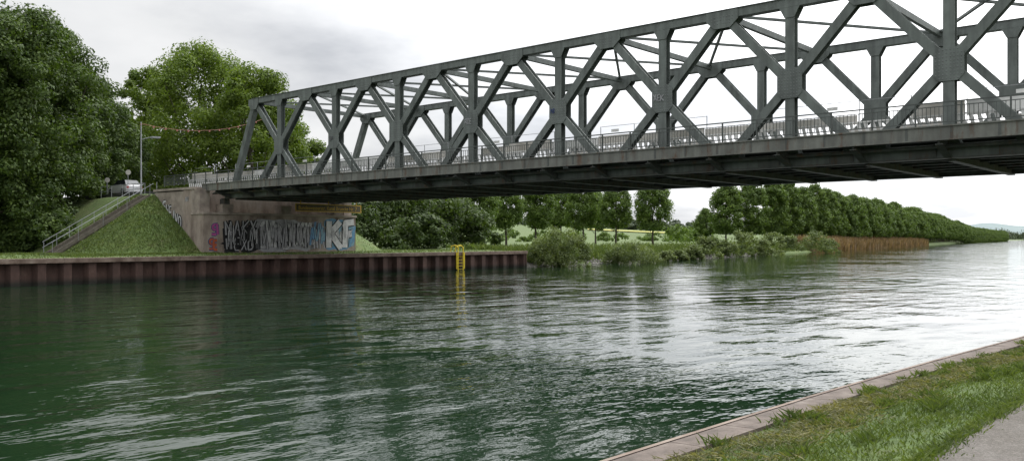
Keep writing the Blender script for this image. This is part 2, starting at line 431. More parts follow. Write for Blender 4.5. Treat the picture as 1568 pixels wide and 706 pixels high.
# deck and floor system
WX0,WX1=37.9,52.7; YD0,YD1=YS[-1]-2*HP-1,YS[0]+2*HP+1.9
mb=MB()
mb.box(B1+.3,B2-.3,YD0,YD1,CAMH+4.12,CAMH+4.32,0)       # slab
for a,b_ in ((WX0+.16,B1-.27),(B2+.27,WX1-.16)): mb.box(a,b_,YD0,YD1,CAMH+4.28,CAMH+4.42,0)
for xx in (WX0,WX1-.14):
    mb.box(xx,xx+.14,YD0,YD1,CAMH+4.0,CAMH+4.5,1)
    mb.box(xx-.06,xx+.2,YD0,YD1,CAMH+4.502,CAMH+4.56,1)
    mb.box(xx-.05,xx+.19,YD0,YD1,CAMH+3.955,CAMH+3.998,1)
    for y in np.arange(YD0+.5,YD1,HP/2): mb.box(xx-.012,xx+.152,y-.05,y+.05,CAMH+4.0,CAMH+4.5,2)
# main bottom girders (plate with flanges)
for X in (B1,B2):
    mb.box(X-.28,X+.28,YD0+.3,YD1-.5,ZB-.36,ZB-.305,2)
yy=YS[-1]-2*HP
while yy<=YS[0]+2*HP+.1:
    k=round((yy-(YS[-1]-2*HP))/HP)
    # cross girder
    mb.box(B1+.26,B2-.26,yy-.03,yy+.03,ZB-.4,CAMH+4.11,2); mb.box(B1+.26,B2-.26,yy-.16,yy+.16,ZB-.45,ZB-.402,2)
    # cantilever brackets
    for a,b_,s in ((B1-.27,WX0+.1,1),(B2+.27,WX1-.1,-1)):
        mb.poly_y([(a,CAMH+4.27),(a,ZB-.3),(b_,CAMH+3.85),(b_,CAMH+4.27)],yy-.03,yy+.03,2)
        mb.beam((a,yy,ZB-.33),(b_,yy,CAMH+3.82),.3,.04,(0,0,1),2)
    yy+=HP
for xx in np.linspace(B1+1.4,B2-1.4,6):
    mb.box(xx-.02,xx+.02,YD0+.2,YD1-.2,ZB-.15,CAMH+4.11,2); mb.box(xx-.1,xx+.1,YD0+.2,YD1-.2,ZB-.19,ZB-.152,2)
# cover plates/lugs on girder face
for y in np.arange(YD0+2,YD1-2,HP):
    mb.box(B1-.3,B1-.255,y-.55,y+.55,ZB-.29,ZB+.2,2)
for yk in np.arange(YD0+1,YD1-2,HP):   # lower wind bracing
    mb.beam((B1+.3,yk,ZB-.02),(B2-.3,yk+HP,ZB-.02),.14,.08,(0,0,1),2)
mb.tube([(38.9,YD0,ZB+.1),(38.9,YD1,ZB+.1)],[.09,.09],8,2)
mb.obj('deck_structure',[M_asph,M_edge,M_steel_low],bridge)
mb=MB(); mb.box(B1+.3,B2-.3,YD0,YD1,CAMH+4.325,CAMH+4.4); mb.obj('deck_road',[M_asph],bridge)
# railings
def railing(mb,x,y0,y1,z,h=.9,step=.16,post=1.7):
    n=int((y1-y0)/post)
    for i in range(n+1):
        y=y0+(y1-y0)*i/n; mb.box(x-.03,x+.03,y-.03,y+.03,z,z+h)
    mb.box(x-.035,x+.035,y0,y1,z+h,z+h+.05); mb.box(x-.02,x+.02,y0,y1,z+.1,z+.14); mb.box(x-.02,x+.02,y0,y1,z+h-.16,z+h-.13)
    y=y0
    while y<y1:
        mb.box(x-.011,x+.011,y-.011,y+.011,z+.14,z+h-.16); y+=step
mb=MB(); railing(mb,WX0+.06,YD0,YD1+6.5,CAMH+4.56); railing(mb,WX1-.06,YD0,YD1+6.5,CAMH+4.56); mb.obj('railings',[M_rail],bridge)
# construction barrier on the deck
cb=empty('construction_barrier'); mb=MB(); rb=random.Random(12)
y=YD0+1; i=0
while y<YD1+4:
    L=rb.choice((2.2,3.3,3.3,4.4))
    tall=rb.choice((.42,.55,.62,.5)); 
    if rb.random()>.12: mb.box(B1+.95,B1+1.05,y+.03,y+L,CAMH+5.22,CAMH+5.22+tall,1 if rb.random()>.3 else 0)
    if rb.random()>.35: mb.box(B2-1.35,B2-1.25,y+.03,y+L,CAMH+4.8,CAMH+6.0+tall*.4,1)
    yy=y
    while yy<y+L-.05:
        mb.beam((B1+.72,yy,CAMH+4.42),(B1+.72,yy+.22,CAMH+5.26),.15,.03,(1,0,0),0); yy+=.32
    mb.box(B1+.66,B1+.7,y,y+L,CAMH+5.24,CAMH+5.3,0)
    for xb in (B1+1.25,):
        mb.tube([(xb,y,CAMH+4.4),(xb,y,CAMH+6.35)],[.022]*2,5,2)
        if i%3!=1: mb.tube([(xb,y,CAMH+6.33),(xb,y+L,CAMH+6.33)],[.014]*2,5,2)
    if i%3==0: mb.box(B1+1.2,B1+1.22,y+1.0,y+1.5,CAMH+5.98,CAMH+6.14,0)
    y+=L+.05; i+=1
mb.obj('barrier_panels',[M_white,M_beige,M_galv],cb)
# ------------------------------------------------------------ abutments
def abutment(far=True):
    e=empty('bridge_abutment'); mb=MB()
    def Y(y): return y if far else 62.05-y
    def bx(x0,x1,y0,y1,z0,z1,m=0):
        a,b_=sorted((Y(y0),Y(y1))); mb.box(x0,x1,a,b_,z0,z1,m)
    bx(37.3,52.9,66,67.9,.5,CAMH+2.02,0)
    bx(37.22,52.98,65.9,67.9,CAMH+2.023,CAMH+2.2,1)
    bx(37.3,52.9,67.9,69.2,.5,CAMH+4.1,0)
    for x0,x1 in ((37.302,38.25),(51.95,52.898)):
        bx(x0,x1,69.2,74.2,.5,CAMH+4.0,1)
        bx(x0-.08,x1+.08,67.4,74.3,CAMH+4.103,CAMH+4.3,1)
    for x0,x1 in ((37.303,38.2),(52.0,52.897)):
        bx(x0,x1,66.6,67.9,CAMH+2.2,CAMH+4.1,1)
    for xx in (B1,B2,45.3): bx(xx-.5,xx+.5,66.15,67.2,CAMH+2.2,CAMH+2.9,1)
    for xx in (B1,B2): bx(xx-.25,xx+.25,66.3,67.0,CAMH+2.9,CAMH+3.33,2)
    mb.obj('abutment_concrete',[M_conc2,M_conc,M_steel_low],e)
    return e
ab=abutment(True); ab2=abutment(False)
mb=MB(); mb.box(38.3,51.9,69.2,260,ZT-.1,ZT+.42); mb.box(38.3,51.9,-200,-7.2,ZT-.1,ZT+.42); mb.obj('road',[M_asph])
# ------------------------------------------------------------ graffiti
def paint(name,c,r=.7): return simple(name,tuple(x*.6 for x in c),c,2.6,r,0)
G={k:paint('graffiti_'+k,v) for k,v in dict(white=(.62,.62,.63),black=(.016,.016,.018),blue=(.13,.3,.48),pink=(.42,.08,.27),orange=(.5,.11,.04),silver=(.42,.42,.44),darkblue=(.03,.06,.2),grey=(.11,.11,.12),teal=(.2,.36,.45)).items()}
def ribbon(pts,w,mat,face,plane,parent,taper=.0,smooth_=2):
    P2=[Vector(p) for p in pts]
    for _ in range(smooth_):
        Q2=[P2[0]]
        for a,b_ in zip(P2[:-1],P2[1:]): Q2+=[a.lerp(b_,.25),a.lerp(b_,.75)]
        P2=Q2+[P2[-1]]
    vs=[];n=len(P2)
    for i,p in enumerate(P2):
        d=(P2[min(i+1,n-1)]-P2[max(i-1,0)]).normalized(); s=Vector((-d.y,d.x))*w/2*(1-taper*i/n)
        pl=plane-.0006*i/n*(-1 if i%2 else 1)-.001*i/n
        for q in (p+s,p-s): vs.append((q.x,pl,q.y) if face=='y' else (pl,q.x,q.y))
    mb=MB(); mb.add(vs,[(2*i,2*i+1,2*i+3,2*i+2) for i in range(n-1)]); return mb.obj('graffiti_stroke',[mat],parent)
def piece(x0,x1,z0,z1,n,fill,line,face,plane,seed,parent,w=.34,ow=.11):
    rd=random.Random(seed); pl=plane; L=(x1-x0)/n*1.5
    for i in range(n):
        cx_=x0+(x1-x0)*(i+.5)/n
        k=rd.choice((3,4,5)); pts=[]
        for j in range(k):
            pts.append((cx_+rd.uniform(-.5,.5)*L,z0+(z1-z0)*(rd.uniform(.0,.25) if j%2==0 else rd.uniform(.75,1.0))))
        if rd.random()<.4: pts=[(a,z0+z1-b_) for a,b_ in pts]
        pts=[(min(max(a,x0),x1),b_) for a,b_ in pts]
        ww=w*rd.uniform(.75,1.3)
        ribbon(pts,ww+ow*2,line,face,pl,parent); pl-=.0022
        ribbon(pts,ww,fill[rd.randrange(len(fill))],face,pl,parent); pl-=.0022
    return pl
def blob(cx,cz,rx,rz,mat,face,plane,seed,parent,spk=.18):
    rnd=random.Random(seed); n=44; pts=[]
    ph=[rnd.random()*6 for _ in range(4)]
    for i in range(n):
        a=2*math.pi*i/n; k=1+spk*math.sin(3*a+ph[0])*.5+spk*math.sin(7*a+ph[1])*.5+spk*rnd.uniform(-.5,.5)
        ca,sa=math.cos(a),math.sin(a)
        sq=1/max(abs(ca),abs(sa))**.75
        pts.append((cx+rx*k*ca*sq,cz+rz*min(k*sq*abs(sa),1.04)*(1 if sa>0 else -1)))
    vs=[(p[0],plane,p[1]) if face=='y' else (plane,p[0],p[1]) for p in pts]
    mb=MB(); mb.add(vs,[tuple(range(n))]); return mb.obj('graffiti_fill',[mat],parent)
Yf=66-.004
LET=dict(S=[[(.9,1),(0,.95),(.1,.5),(.9,.5),(.9,0),(0,.05)]],H=[[(0,0),(0,1)],[(.8,0),(.8,1)],[(0,.5),(.8,.5)]],E=[[(.8,1),(0,1),(0,0),(.8,0)],[(0,.5),(.7,.5)]],I=[[(.2,0),(.2,1)]],V=[[(0,1),(.4,0),(.8,1)]],D=[[(0,0),(0,1),(.8,.9),(.8,.1),(0,0)]],
 A=[[(0,0),(.4,1)],[(.4,1),(.85,0)],[(.15,.35),(.7,.4)]],N=[[(0,0),(0,1)],[(0,1),(.8,0)],[(.8,0),(.8,1)]],R=[[(0,0),(0,1)],[(0,1),(.9,.95),(.8,.5),(0,.5)],[(.2,.5),(.9,0)]],K=[[(0,0),(0,1)],[(.85,1),(.05,.5)],[(.1,.5),(.9,0)]],W=[[(0,1),(.25,0)],[(.25,0),(.5,.8)],[(.5,.8),(.75,0)],[(.75,0),(1,1)]],Z=[[(0,1),(.85,1)],[(.85,1),(0,0)],[(0,0),(.9,0)]],X=[[(0,1),(.85,0)],[(.8,1),(0,0)]])
def word(txt,x,z,w,h,out,ink,wo,wi,face,pl,parent,seed=1,dz=0.,gap=.9):
    rd=random.Random(seed)
    for ch in txt:
        hh_=h*rd.uniform(.88,1.1); z_=z+rd.uniform(-.07,.07)*h; sh=rd.uniform(-.2,.3)*w; sg_=-1 if face=='x' else 1
        cw=w*(.45 if ch=='I' else 1)
        S=[[(x+sg_*(a*w+b_*sh),z_+b_*hh_) for a,b_ in s] for s in LET[ch]]
        for s in S: ribbon(s,wo,out,face,pl,parent,smooth_=1); pl-=.0022
        for s in S: ribbon(s,wi*rd.uniform(.7,1.25),ink,face,pl,parent,smooth_=1); pl-=.0022
        x+=sg_*(cw*gap+wo*.55); z+=dz
    return pl
# right: big white letters on light blue
blob(51.0,3.42,1.75,1.42,G['blue'],'y',Yf,1,ab,.1); blob(51.1,3.45,1.5,1.2,G['teal'],'y',Yf-.003,2,ab,.25)
pl=piece(49.3,52.7,2.0,4.8,6,[G['blue'],G['white'],G['teal']],G['grey'],'y',Yf-.005,61,ab,.2,.03)
KF=[[(49.75,2.2),(49.8,4.65)],[(51.05,4.6),(49.95,3.5)],[(50.0,3.5),(51.15,2.15)],[(51.6,2.2),(51.7,4.6)],[(51.5,4.45),(52.65,4.6)],[(51.6,3.4),(52.4,3.5)]]
for s in KF: ribbon(s,.78,G['black'],'y',pl,ab); pl-=.002
for s in KF: ribbon(s,.6,G['white'],'y',pl,ab); pl-=.002
pl=piece(49.6,52.5,2.4,4.4,5,[G['silver']],G['silver'],'y',pl,62,ab,.05,.0)
# middle: silver wildstyle
blob(45.6,3.3,3.6,1.36,G['silver'],'y',Yf,3,ab,.16)
pl=word('SWRZNKX',42.6,2.25,.62,2.1,G['black'],G['white'],.42,.3,'y',Yf-.004,ab,5,.02,.82)
pl=piece(42.5,49.1,2.1,4.7,18,[G['white'],G['silver'],G['silver']],G['grey'],'y',pl,21,ab,.14,.045)
pl=piece(47.6,49.2,2.1,4.6,3,[G['blue'],G['teal']],G['darkblue'],'y',pl,23,ab,.14,.04)
# left: black piece
blob(40.8,2.8,1.5,1.0,G['black'],'y',Yf,5,ab,.3)
pl=piece(39.1,42.5,2.0,4.6,12,[G['black'],G['black'],G['grey']],G['black'],'y',Yf-.004,72,ab,.16,.06)
pl=word('NAKX',39.3,3.35,.62,1.15,G['black'],G['silver'],.34,.13,'y',pl,ab,9)
pl=word('HEXD',39.35,2.1,.55,.95,G['black'],G['silver'],.3,.1,'y',pl,ab,8)
pl=piece(39.2,42.4,2.1,4.4,9,[G['white'],G['black'],G['silver']],G['black'],'y',pl,75,ab,.05,.05)
# small coloured tags
pl=word('SI',38.0,3.35,.5,.85,G['darkblue'],G['pink'],.3,.2,'y',Yf,ab,11,0,.6)
pl=word('SE',37.8,2.15,.4,.85,G['darkblue'],G['orange'],.3,.2,'y',pl,ab,12,0,.6)
# wing wall tag
Xw=37.302-.004
pl=word('SHEIVD',72.75,5.3,.5,1.0,G['black'],G['white'],.36,.17,'x',Xw,ab,14,-.27,.8)
pl=word('AN',69.0,6.1,.3,.4,G['grey'],G['silver'],.08,.05,'x',Xw,ab,15)
for k,cc,sd,wd in ((3,'silver',1,'RZE'),(5,'silver',2,'XEK'),(4,'darkblue',3,'NI'),(1,'grey',4,'SN')):
    word(wd,YS[k]+.45,ZM-.1,.2,.3,G[cc],G[cc],.05,.03,'x',B1-.282,bridge,sd)
# sign under bridge
sg=empty('bridge_name_sign'); mb=MB(); mb.box(45.5,52.6,64.9,64.96,CAMH+2.5,CAMH+3.04,0); mb.box(45.4,52.7,64.91,64.95,CAMH+2.42,CAMH+3.12,1)
for xx in (46,49,52.2): mb.box(xx-.03,xx+.03,64.97,65.03,CAMH+2.5,CAMH+3.8,1)
mb.obj('sign_board',[M_dark,M_orange],sg)
cu=bpy.data.curves.new('t','FONT'); cu.body='Bundeswasserstr. Kanal Bruecke Nr. 7'; cu.size=.46; cu.offset=.006
ob=bpy.data.objects.new('t',cu); coll.objects.link(ob); bpy.context.view_layer.update()
me=bpy.data.meshes.new_from_object(ob.evaluated_get(bpy.context.evaluated_depsgraph_get())); bpy.data.objects.remove(ob)
for v in me.vertices: v.co=(45.7+v.co.x*.9,64.894,CAMH+2.6+v.co.y)
me.materials.clear(); me.materials.append(M_orange)
o=bpy.data.objects.new('lettering',me); coll.objects.link(o); o.parent=sg
# ------------------------------------------------------------ stairs
st=empty('staircase'); mb=MB(); n=30; x0,x1,z0,z1=29.0,37.1,1.8,6.95
for i in range(n):
    xa=x0+(x1-x0)*i/n; xb=x0+(x1-x0)*(i+1)/n; zt=z0+(z1-z0)*(i+1)/n
    mb.box(xa,xb-.003,74.6,76.0,zt-.5,zt-.1)
for y in (74.5,76.02): mb.beam((x0-.1,y+.04,z0-.12),(x1,y+.04,z1-.12),.08,.3)
mb.obj('steps',[M_step],st)
mb=MB()
y=76.2
for hh_ in (.95,.5): mb.tube([(x0-.2,y,z0+hh_),(x1+.2,y,z1+hh_)],[.028]*2,6)
for i in range(9):
    t=i/8; xx=x0-.1+(x1-x0)*t; zz=z0+(z1-z0)*t; mb.tube([(xx,y,zz-.2),(xx,y,zz+.95)],[.025]*2,6)
y=74.45; mb.tube([(x0-.2,y,z0+.9),(x1+.2,y,z1+.9)],[.02]*2,6)
for i in range(5):
    t=i/4; xx=x0-.1+(x1-x0)*t; zz=z0+(z1-z0)*t; mb.tube([(xx,y,zz-.2),(xx,y,zz+.9)],[.02]*2,6)
mb.obj('handrail',[M_galv],st)
mb=MB()
for y in np.arange(74.4,90,2.2): mb.tube([(37.6,y,ZT),(37.6,y,ZT+1.1)],[.03]*2,6)
mb.tube([(37.6,76.5,ZT+1.1),(37.6,89.8,ZT+1.1)],[.03]*2,6); mb.tube([(37.6,76.5,ZT+.6),(37.6,89.8,ZT+.6)],[.025]*2,6)
mb.obj('road_guard_rail',[M_galv])
# ------------------------------------------------------------ lamp, signs, car
lamp=empty('street_lamp'); mb=MB(); LX,LY=P(216,79)
mb.tube([(LX,LY,ZT-.3),(LX,LY,ZT+1),(LX,LY,13.5)],[.09,.08,.05],8)
mb.tube([(LX,LY,11.9),(LX+.5,LY-.45,12.1),(LX+.8,LY-.75,12.1)],[.035]*3,6)
mb.obj('pole',[M_galv],lamp)
mb=MB(); mb.poly_y([(LX+.5,12.05),(LX+.55,12.18),(LX+1.3,12.22),(LX+1.35,12.12),(LX+1.2,12.04)],LY-1.0,LY-.65); mb.obj('lamp_head',[M_galv],lamp)
mb=MB(); ex,ey=P(405,98); pts=[]
for i in range(13):
    t=i/12; pts.append((LX+(ex-LX)*t,LY+(ey-LY)*t,13.35+(16.4-13.35)*t-1.6*4*t*(1-t)*.6))
mb.tube(pts,[.02]*13,4)
for i in range(0,12):
    p=pts[i]; mb.box(p[0]-.08,p[0]+.08,p[1]-.02,p[1]+.02,p[2]-.16,p[2],0)
mb.obj('barrier_rope',[simple('rope_red',(.25,.1,.07),(.36,.16,.12),2,.7,0)])
for (pxx,d,h) in ((196,84,2.6),(164,88,2.2)):
    e=empty('traffic_sign'); sx_,sy_=P(pxx,d); z=gz(sx_,sy_); mb=MB()
    mb.tube([(sx_,sy_,z-.2),(sx_,sy_,z+h)],[.035]*2,6); mb.obj('post',[M_galv],e)
    mb=MB(); n=16; mb.add([(sx_+.25*math.cos(2*math.pi*k/n)*.76,sy_-.05-.25*math.cos(2*math.pi*k/n)*.65,z+h-.1+.25*math.sin(2*math.pi*k/n)) for k in range(n)],[tuple(range(n))]); mb.obj('sign_plate',[M_beige],e)
car=empty('parked_car'); cxx,cyy=40.2,86.0; zc=ZT+.42
def ring(y,w,z0,z1,wt): return [(cxx-w,cyy+y,zc+z0),(cxx+w,cyy+y,zc+z0),(cxx+w,cyy+y,zc+z0+(z1-z0)*.55),(cxx+wt,cyy+y,zc+z1),(cxx-wt,cyy+y,zc+z1),(cxx-w,cyy+y,zc+z0+(z1-z0)*.55)]
mb=MB(); R=[ring(-2.0,.78,.3,.8,.7),ring(-1.9,.84,.22,.95,.76),ring(-.8,.86,.2,.98,.8),ring(1.0,.86,.2,.95,.8),ring(2.0,.82,.25,.75,.72)]
vs=sum(R,[]); fs=[(0,5,4,3,2,1),(24,25,26,27,28,29)]
for i in range(4):
    for k in range(6): fs.append((i*6+k,i*6+(k+1)%6,i*6+6+(k+1)%6,i*6+6+k))
mb.add(vs,fs)
cab=[(-1.75,.74,.96),(-1.25,.6,1.42),(.3,.6,1.45),(1.0,.74,.95)]
vs=[];
for y,w,z in cab: vs+=[(cxx-w,cyy+y,zc+z),(cxx+w,cyy+y,zc+z)]
mb.add(vs,[(0,1,3,2),(4,5,7,6)],1); mb.add(vs,[(2,3,5,4)],0); mb.add(vs,[(0,2,4,6),(1,7,5,3)],1)
for s in (-1,1): mb.box(cxx+s*.66-.1,cxx+s*.66+.1,cyy-2.03,cyy-1.9,zc+.6,zc+.8,2)
for s in (-.78,.78):
    for y in (-1.25,1.3):
        c=[(cxx+s,cyy+y+.31*math.cos(a),zc+.31+.31*math.sin(a)) for a in np.linspace(0,2*math.pi,13)[:-1]]
        mb.poly_x([(q[1],q[2]) for q in c],cxx+s-.1,cxx+s+.1,3)
mb.obj('car_body',[M_carw,M_glass,M_red,M_tyre],car)
# ------------------------------------------------------------ trees
A=[(-15,76,21.2,6.5,1),(40,80,21.8,6.0,2),(88,86,18.5,5.4,3),(-70,80,22,7.5,4),(132,92,14.2,5.0,5),(-150,78,20,7.5,6),(165,100,11,4.5,7),(10,100,20,7,8)]
for pxx,d,h,R,s in A:
    x,y=P(pxx,d); y=max(y,66+R*.3)
    me=tree_mesh('broadleaf_tree',h,R,1.0,190,230,.29,s,'full',L_dark,.38,.21,12)
    place(me,'broadleaf_tree',x,y,gz(x,y)-.2)
for pxx,d,h,R,s in ((308,117,27.6,10.0,11),(388,110,23.5,7.0,12),(436,118,18,6.0,13),(226,124,25.0,6.0,14),(465,122,13.5,5,15)):
    x,y=P(pxx,d)
    me=tree_mesh('maple_tree',h,R,2.5,300 if R>7.5 else 150,240,.34,s,'full',L_bright,.5,.185,16)
    place(me,'maple_tree',x,y,gz(x,y)-.2)
LM=[tree_mesh('linden_tree',14.,4.1,1.9,130,120,.42,21,'egg',L_linden,.2,.26,8),
    tree_mesh('linden_tree',14.,3.8,1.8,130,120,.42,22,'egg',L_linden,.2,.26,8),
    tree_mesh('linden_tree',14.,4.2,2.1,130,120,.42,23,'egg',L_linden,.2,.26,8)]
LS=[tree_mesh('linden_tree',14.,3.9,3.3,120,130,.4,26,'egg',L_linden,.22,.27,10),
    tree_mesh('linden_tree',14.,4.2,3.0,120,130,.4,27,'egg',L_linden,.22,.27,10)]
rr=random.Random(4)
for i,(pxx,d,h) in enumerate(((690,150,13),(735,150,13),(775,158,13),(820,165,14),(858,190,14),(893,178,13.6),(943,172,13.),(1000,168,13.6),(912,225,14))):
    x,y=P(pxx,d); place(LS[i%2],'linden_tree',x,y,gz(x,y)-.1,rr.random()*6,(h/14*.92,h/14*.92,h/14))
row=empty('tree_row')
anch=[(1080,250,13),(1112,203,14.2),(1160,210,14.8),(1205,221,14.8),(1250,237,14.8),(1300,262,14.8),(1350,310,14.8),(1400,395,14.8),(1450,560,14.8),(1500,780,14.8),(1540,1100,14.8)]
anch_xy=[P(a,b_) for a,b_,_ in anch]
for (x,y),(a,b_,h) in zip(anch_xy[:1],anch[:1]): place(LM[0],'linden',x,y,gz(x,y),1,(.85,.85,.72),row)
pts=anch_xy[1:]; acc=0; step=9.2
for i in range(len(pts)-1):
    a=Vector(pts[i]);b_=Vector(pts[i+1]); L=(b_-a).length
    while acc<L:
        p=a.lerp(b_,acc/L); s=rr.uniform(1.03,1.17)
        place(LM[rr.randrange(3)],'linden',p.x,p.y,gz(p.x,p.y)-.1,rr.random()*6,(s*.97,s*.97,s),row)
        if i>=3:
            q=p+Vector((-.25,.97))*11
            place(LM[rr.randrange(3)],'linden',q.x,q.y,gz(q.x,q.y)-.1,rr.random()*6,s*.97,row)
        acc+=step if i<7 else 11
    acc-=L
def mass(name,items,leaf,mat,seed,sub=14,per=110,flat=.8,rcf=.38,narrow=.6):
    rng=np.random.default_rng(seed); C=[];R=[]
    for x,y,z,rx,hz in items:
        n=sub; a=rng.random(n)*2*np.pi; t=rng.random(n)**.8; r=rx*np.sqrt(np.clip(1-(t*.95)**2,0,1))*rng.random(n)**.45
        for k in range(n):
            C.append((x+r[k]*math.cos(a[k]),y+r[k]*math.sin(a[k]),z+hz*(.08+.85*t[k]))); R.append(min(rx,hz)*rcf*(.6+.7*rng.random()))
    V,Q=leaf_cloud(rng,np.array(C),np.array(R),per,leaf,flat,narrow)
    me=npmesh(name,V,Q,[mat]); o=bpy.data.objects.new(name,me); coll.objects.link(o); return o
def I(pxx,d,rx,hz,dz=-.2):
    x,y=P(pxx,d); return (x,y,max(gz(x,y),0)+dz,rx,hz)
mass('woodland_edge',[I(560,108,4.5,6),I(590,112,5,8),I(625,115,5,8.5),I(660,120,5,8.5),I(700,124,4.5,7),I(728,128,3.5,5),I(610,135,6,10),I(670,140,6,10),I(500,120,6,11),I(455,118,6,12),I(645,104,3.5,4)],.42,L_shade,31,40,130,.85,.3)
mass('hedge',[I(80+10*k,76-k*.2,2.2,2.6) for k in range(-14,1)]+[I(20,84,4,7),I(60,84,4,6),I(100,88,4,7),I(140,96,4,7),I(-30,80,4,7),I(170,104,4.5,9),I(188,110,4.5,10)],.3,L_dark,32,26,110)
mass('willow_bush',[I(856,95,2.9,4.3),I(835,97,2.2,3.3),I(880,97,2.2,3.5)],.24,L_willow,33,60,110,1.,.25,.35)
mass('willow_bush',[I(968,107,2.6,2.7),I(945,108,2.,2.1),I(990,110,1.8,1.8)],.22,L_willow,34,45,110,1.,.28,.35)
b_items=[]
for pxx,d,rx,hz in ((1062,128,1.8,2.3),(1085,140,2.4,3.2),(1110,146,2.2,2.6),(1137,150,2.8,4.6),(1165,156,2.2,3.),(1185,165,3,4.4),(1210,172,2.6,3.8),(1245,180,3.4,4.8),(1268,190,2.6,3.),(1040,124,1.3,1.6),(1020,118,1.2,1.5)): b_items.append(I(pxx,d,rx,hz))
mass('bank_shrubs',b_items,.34,L_willow,35,34,90,.9,.3,.45)
b2=[]
x=230.
while x<1500:
    y=fby(x)+rr.uniform(4,8); b2.append((x,y,gz(x,y)-.3,rr.uniform(1.8,3.5),rr.uniform(1.6,3.6))); x+=rr.uniform(5,14)*(1+x/600)
mass('bank_shrubs',b2,.6,L_willow,36,14,50,.8,.35)
rng=np.random.default_rng(5); pts=[]
for k in range(26000):
    x=71+ (rng.random()**1.7)*230; t=.6+abs(rng.normal())*4; y=fby(x)+t; pts.append((x,y,gz(x,y)))
blades('bank_grass',pts,.6,.09,L_grass,5,.35)
pts=[]
for k in range(30000):
    x=200+rng.random()**1.2*240; y=fby(x)+rng.random()*4.5-.3; pts.append((x,y,max(gz(x,y),0)-.1))
blades('reed_belt',pts,2.1,.22,L_reed,6,.12)
gx=[];Qd=[];nu,nv=24,12
for i in range(nu):
    for j in range(nv):
        x,y=P(900+(1058-900)*i/(nu-1),880+130*j/(nv-1)); gx.append((x,y,gz(x,y)+.9))
for i in range(nu-1):
    for j in range(nv-1): a=i*nv+j; Qd.append((a,a+nv,a+nv+1,a+1))
me=npmesh('rapeseed_field',gx,Qd,[simple('rapeseed',(.24,.24,.045),(.36,.34,.055),.05,.9,0)]); coll.objects.link(bpy.data.objects.new('rapeseed_field',me))
items=[]
for k in range(36):
    pxx=rr.uniform(740,1075); d=rr.uniform(330,620); items.append(I(pxx,d,rr.uniform(2.5,5.),rr.uniform(2.,4.5)))
for k in range(14):
    pxx=rr.uniform(1030,1085); d=rr.uniform(300,420); items.append(I(pxx,d,rr.uniform(3,5.),rr.uniform(4,7.5)))
mass('field_hedges',items,.9,L_linden,41,10,40,.8,.42)
items=[]
for k in range(170):
    pxx=rr.uniform(500,1230); d=rr.uniform(1100,1500); items.append(I(pxx,d,rr.uniform(8,16),rr.uniform(9,15)))
for k in range(120):
    pxx=rr.uniform(1380,1760); d=rr.uniform(950,1500); x,y=P(pxx,d)
    if y>fby(x)+15: items.append((x,y,gz(x,y)-1,rr.uniform(8,14),rr.uniform(11,17)))
for k in range(140):
    pxx=rr.uniform(1430,1900); d=rr.uniform(2300,2900); x,y=P(pxx,d); items.append((x,y,1,rr.uniform(18,35),rr.uniform(16,28)))
mass('distant_trees',items,4.2,L_far,42,12,26,.8,.42)
def hill(name,d,p0,p1,hf,mat):
    mb=MB(); n=80; vs=[]
    for i in range(n+1):
        pxx=p0+(p1-p0)*i/n; 
        for dd,k in ((d*.8,0),(d*.93,.65),(d,1),(d*1.15,.3)):
            x,y=P(pxx,dd); vs.append((x,y,-2+k*hf(pxx)))
    fs=[]
    for i in range(n):
        for j in range(3): a=i*4+j; fs.append((a,a+4,a+5,a+1))
    mb.add(vs,fs); return mb.obj(name,[mat],smooth=True)
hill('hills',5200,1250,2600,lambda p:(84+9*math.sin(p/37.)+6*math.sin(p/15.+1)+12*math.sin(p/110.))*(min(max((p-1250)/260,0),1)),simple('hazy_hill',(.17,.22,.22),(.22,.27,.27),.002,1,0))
mb=MB(); rnd=random.Random(9)
for k in range(900):
    x=71+rnd.random()**1.5*90; t=rnd.uniform(-.7,1.3); y=fby(x)+t; z=max(gz(x,y),-.1); s=rnd.uniform(.12,.4)
    vs=[]
    for a in range(6):
        an=a*math.pi/3; vs.append((x+s*math.cos(an)*rnd.uniform(.7,1.1),y+s*math.sin(an)*rnd.uniform(.7,1.1),z-.1))
    for a in range(6):
        an=a*math.pi/3+.2; vs.append((x+s*.65*math.cos(an)*rnd.uniform(.6,1.1),y+s*.65*math.sin(an)*rnd.uniform(.6,1.1),z+s*rnd.uniform(.3,.6)))
    mb.add(vs,[(6,7,8,9,10,11)]+[(i,(i+1)%6,(i+1)%6+6,i+6) for i in range(6)])
mb.obj('riprap_stones',[M_rock])
# ------------------------------------------------------------ grass
rng=np.random.default_rng(8)
pts=[]
for k in range(120000):
    x=-3+ (rng.random())*31; q=qy(x); lo=2.05+.05*math.sin(x*1.7); y=lo-.35*rng.random()**3+(q-.3-lo)*rng.random(); pts.append((x,y,gz(x,y)-.005))
pts=np.array(pts)
den=np.sin(pts[:,0]*2.1+np.sin(pts[:,1]*3.3))*.5+np.sin(pts[:,1]*5.1+pts[:,0]*.9)*.5
keep=rng.random(len(pts))<(.62+.38*den)
blades('grass_verge',pts[keep],.035,.011,L_grass,9,.6)
pts=[]
for k in range(9000):
    x=3+rng.random()*20; y=2.05-abs(rng.normal())*.08; pts.append((x,y,1.375))
blades('path_edge_grass',pts,.04,.011,L_grass,19,.7)
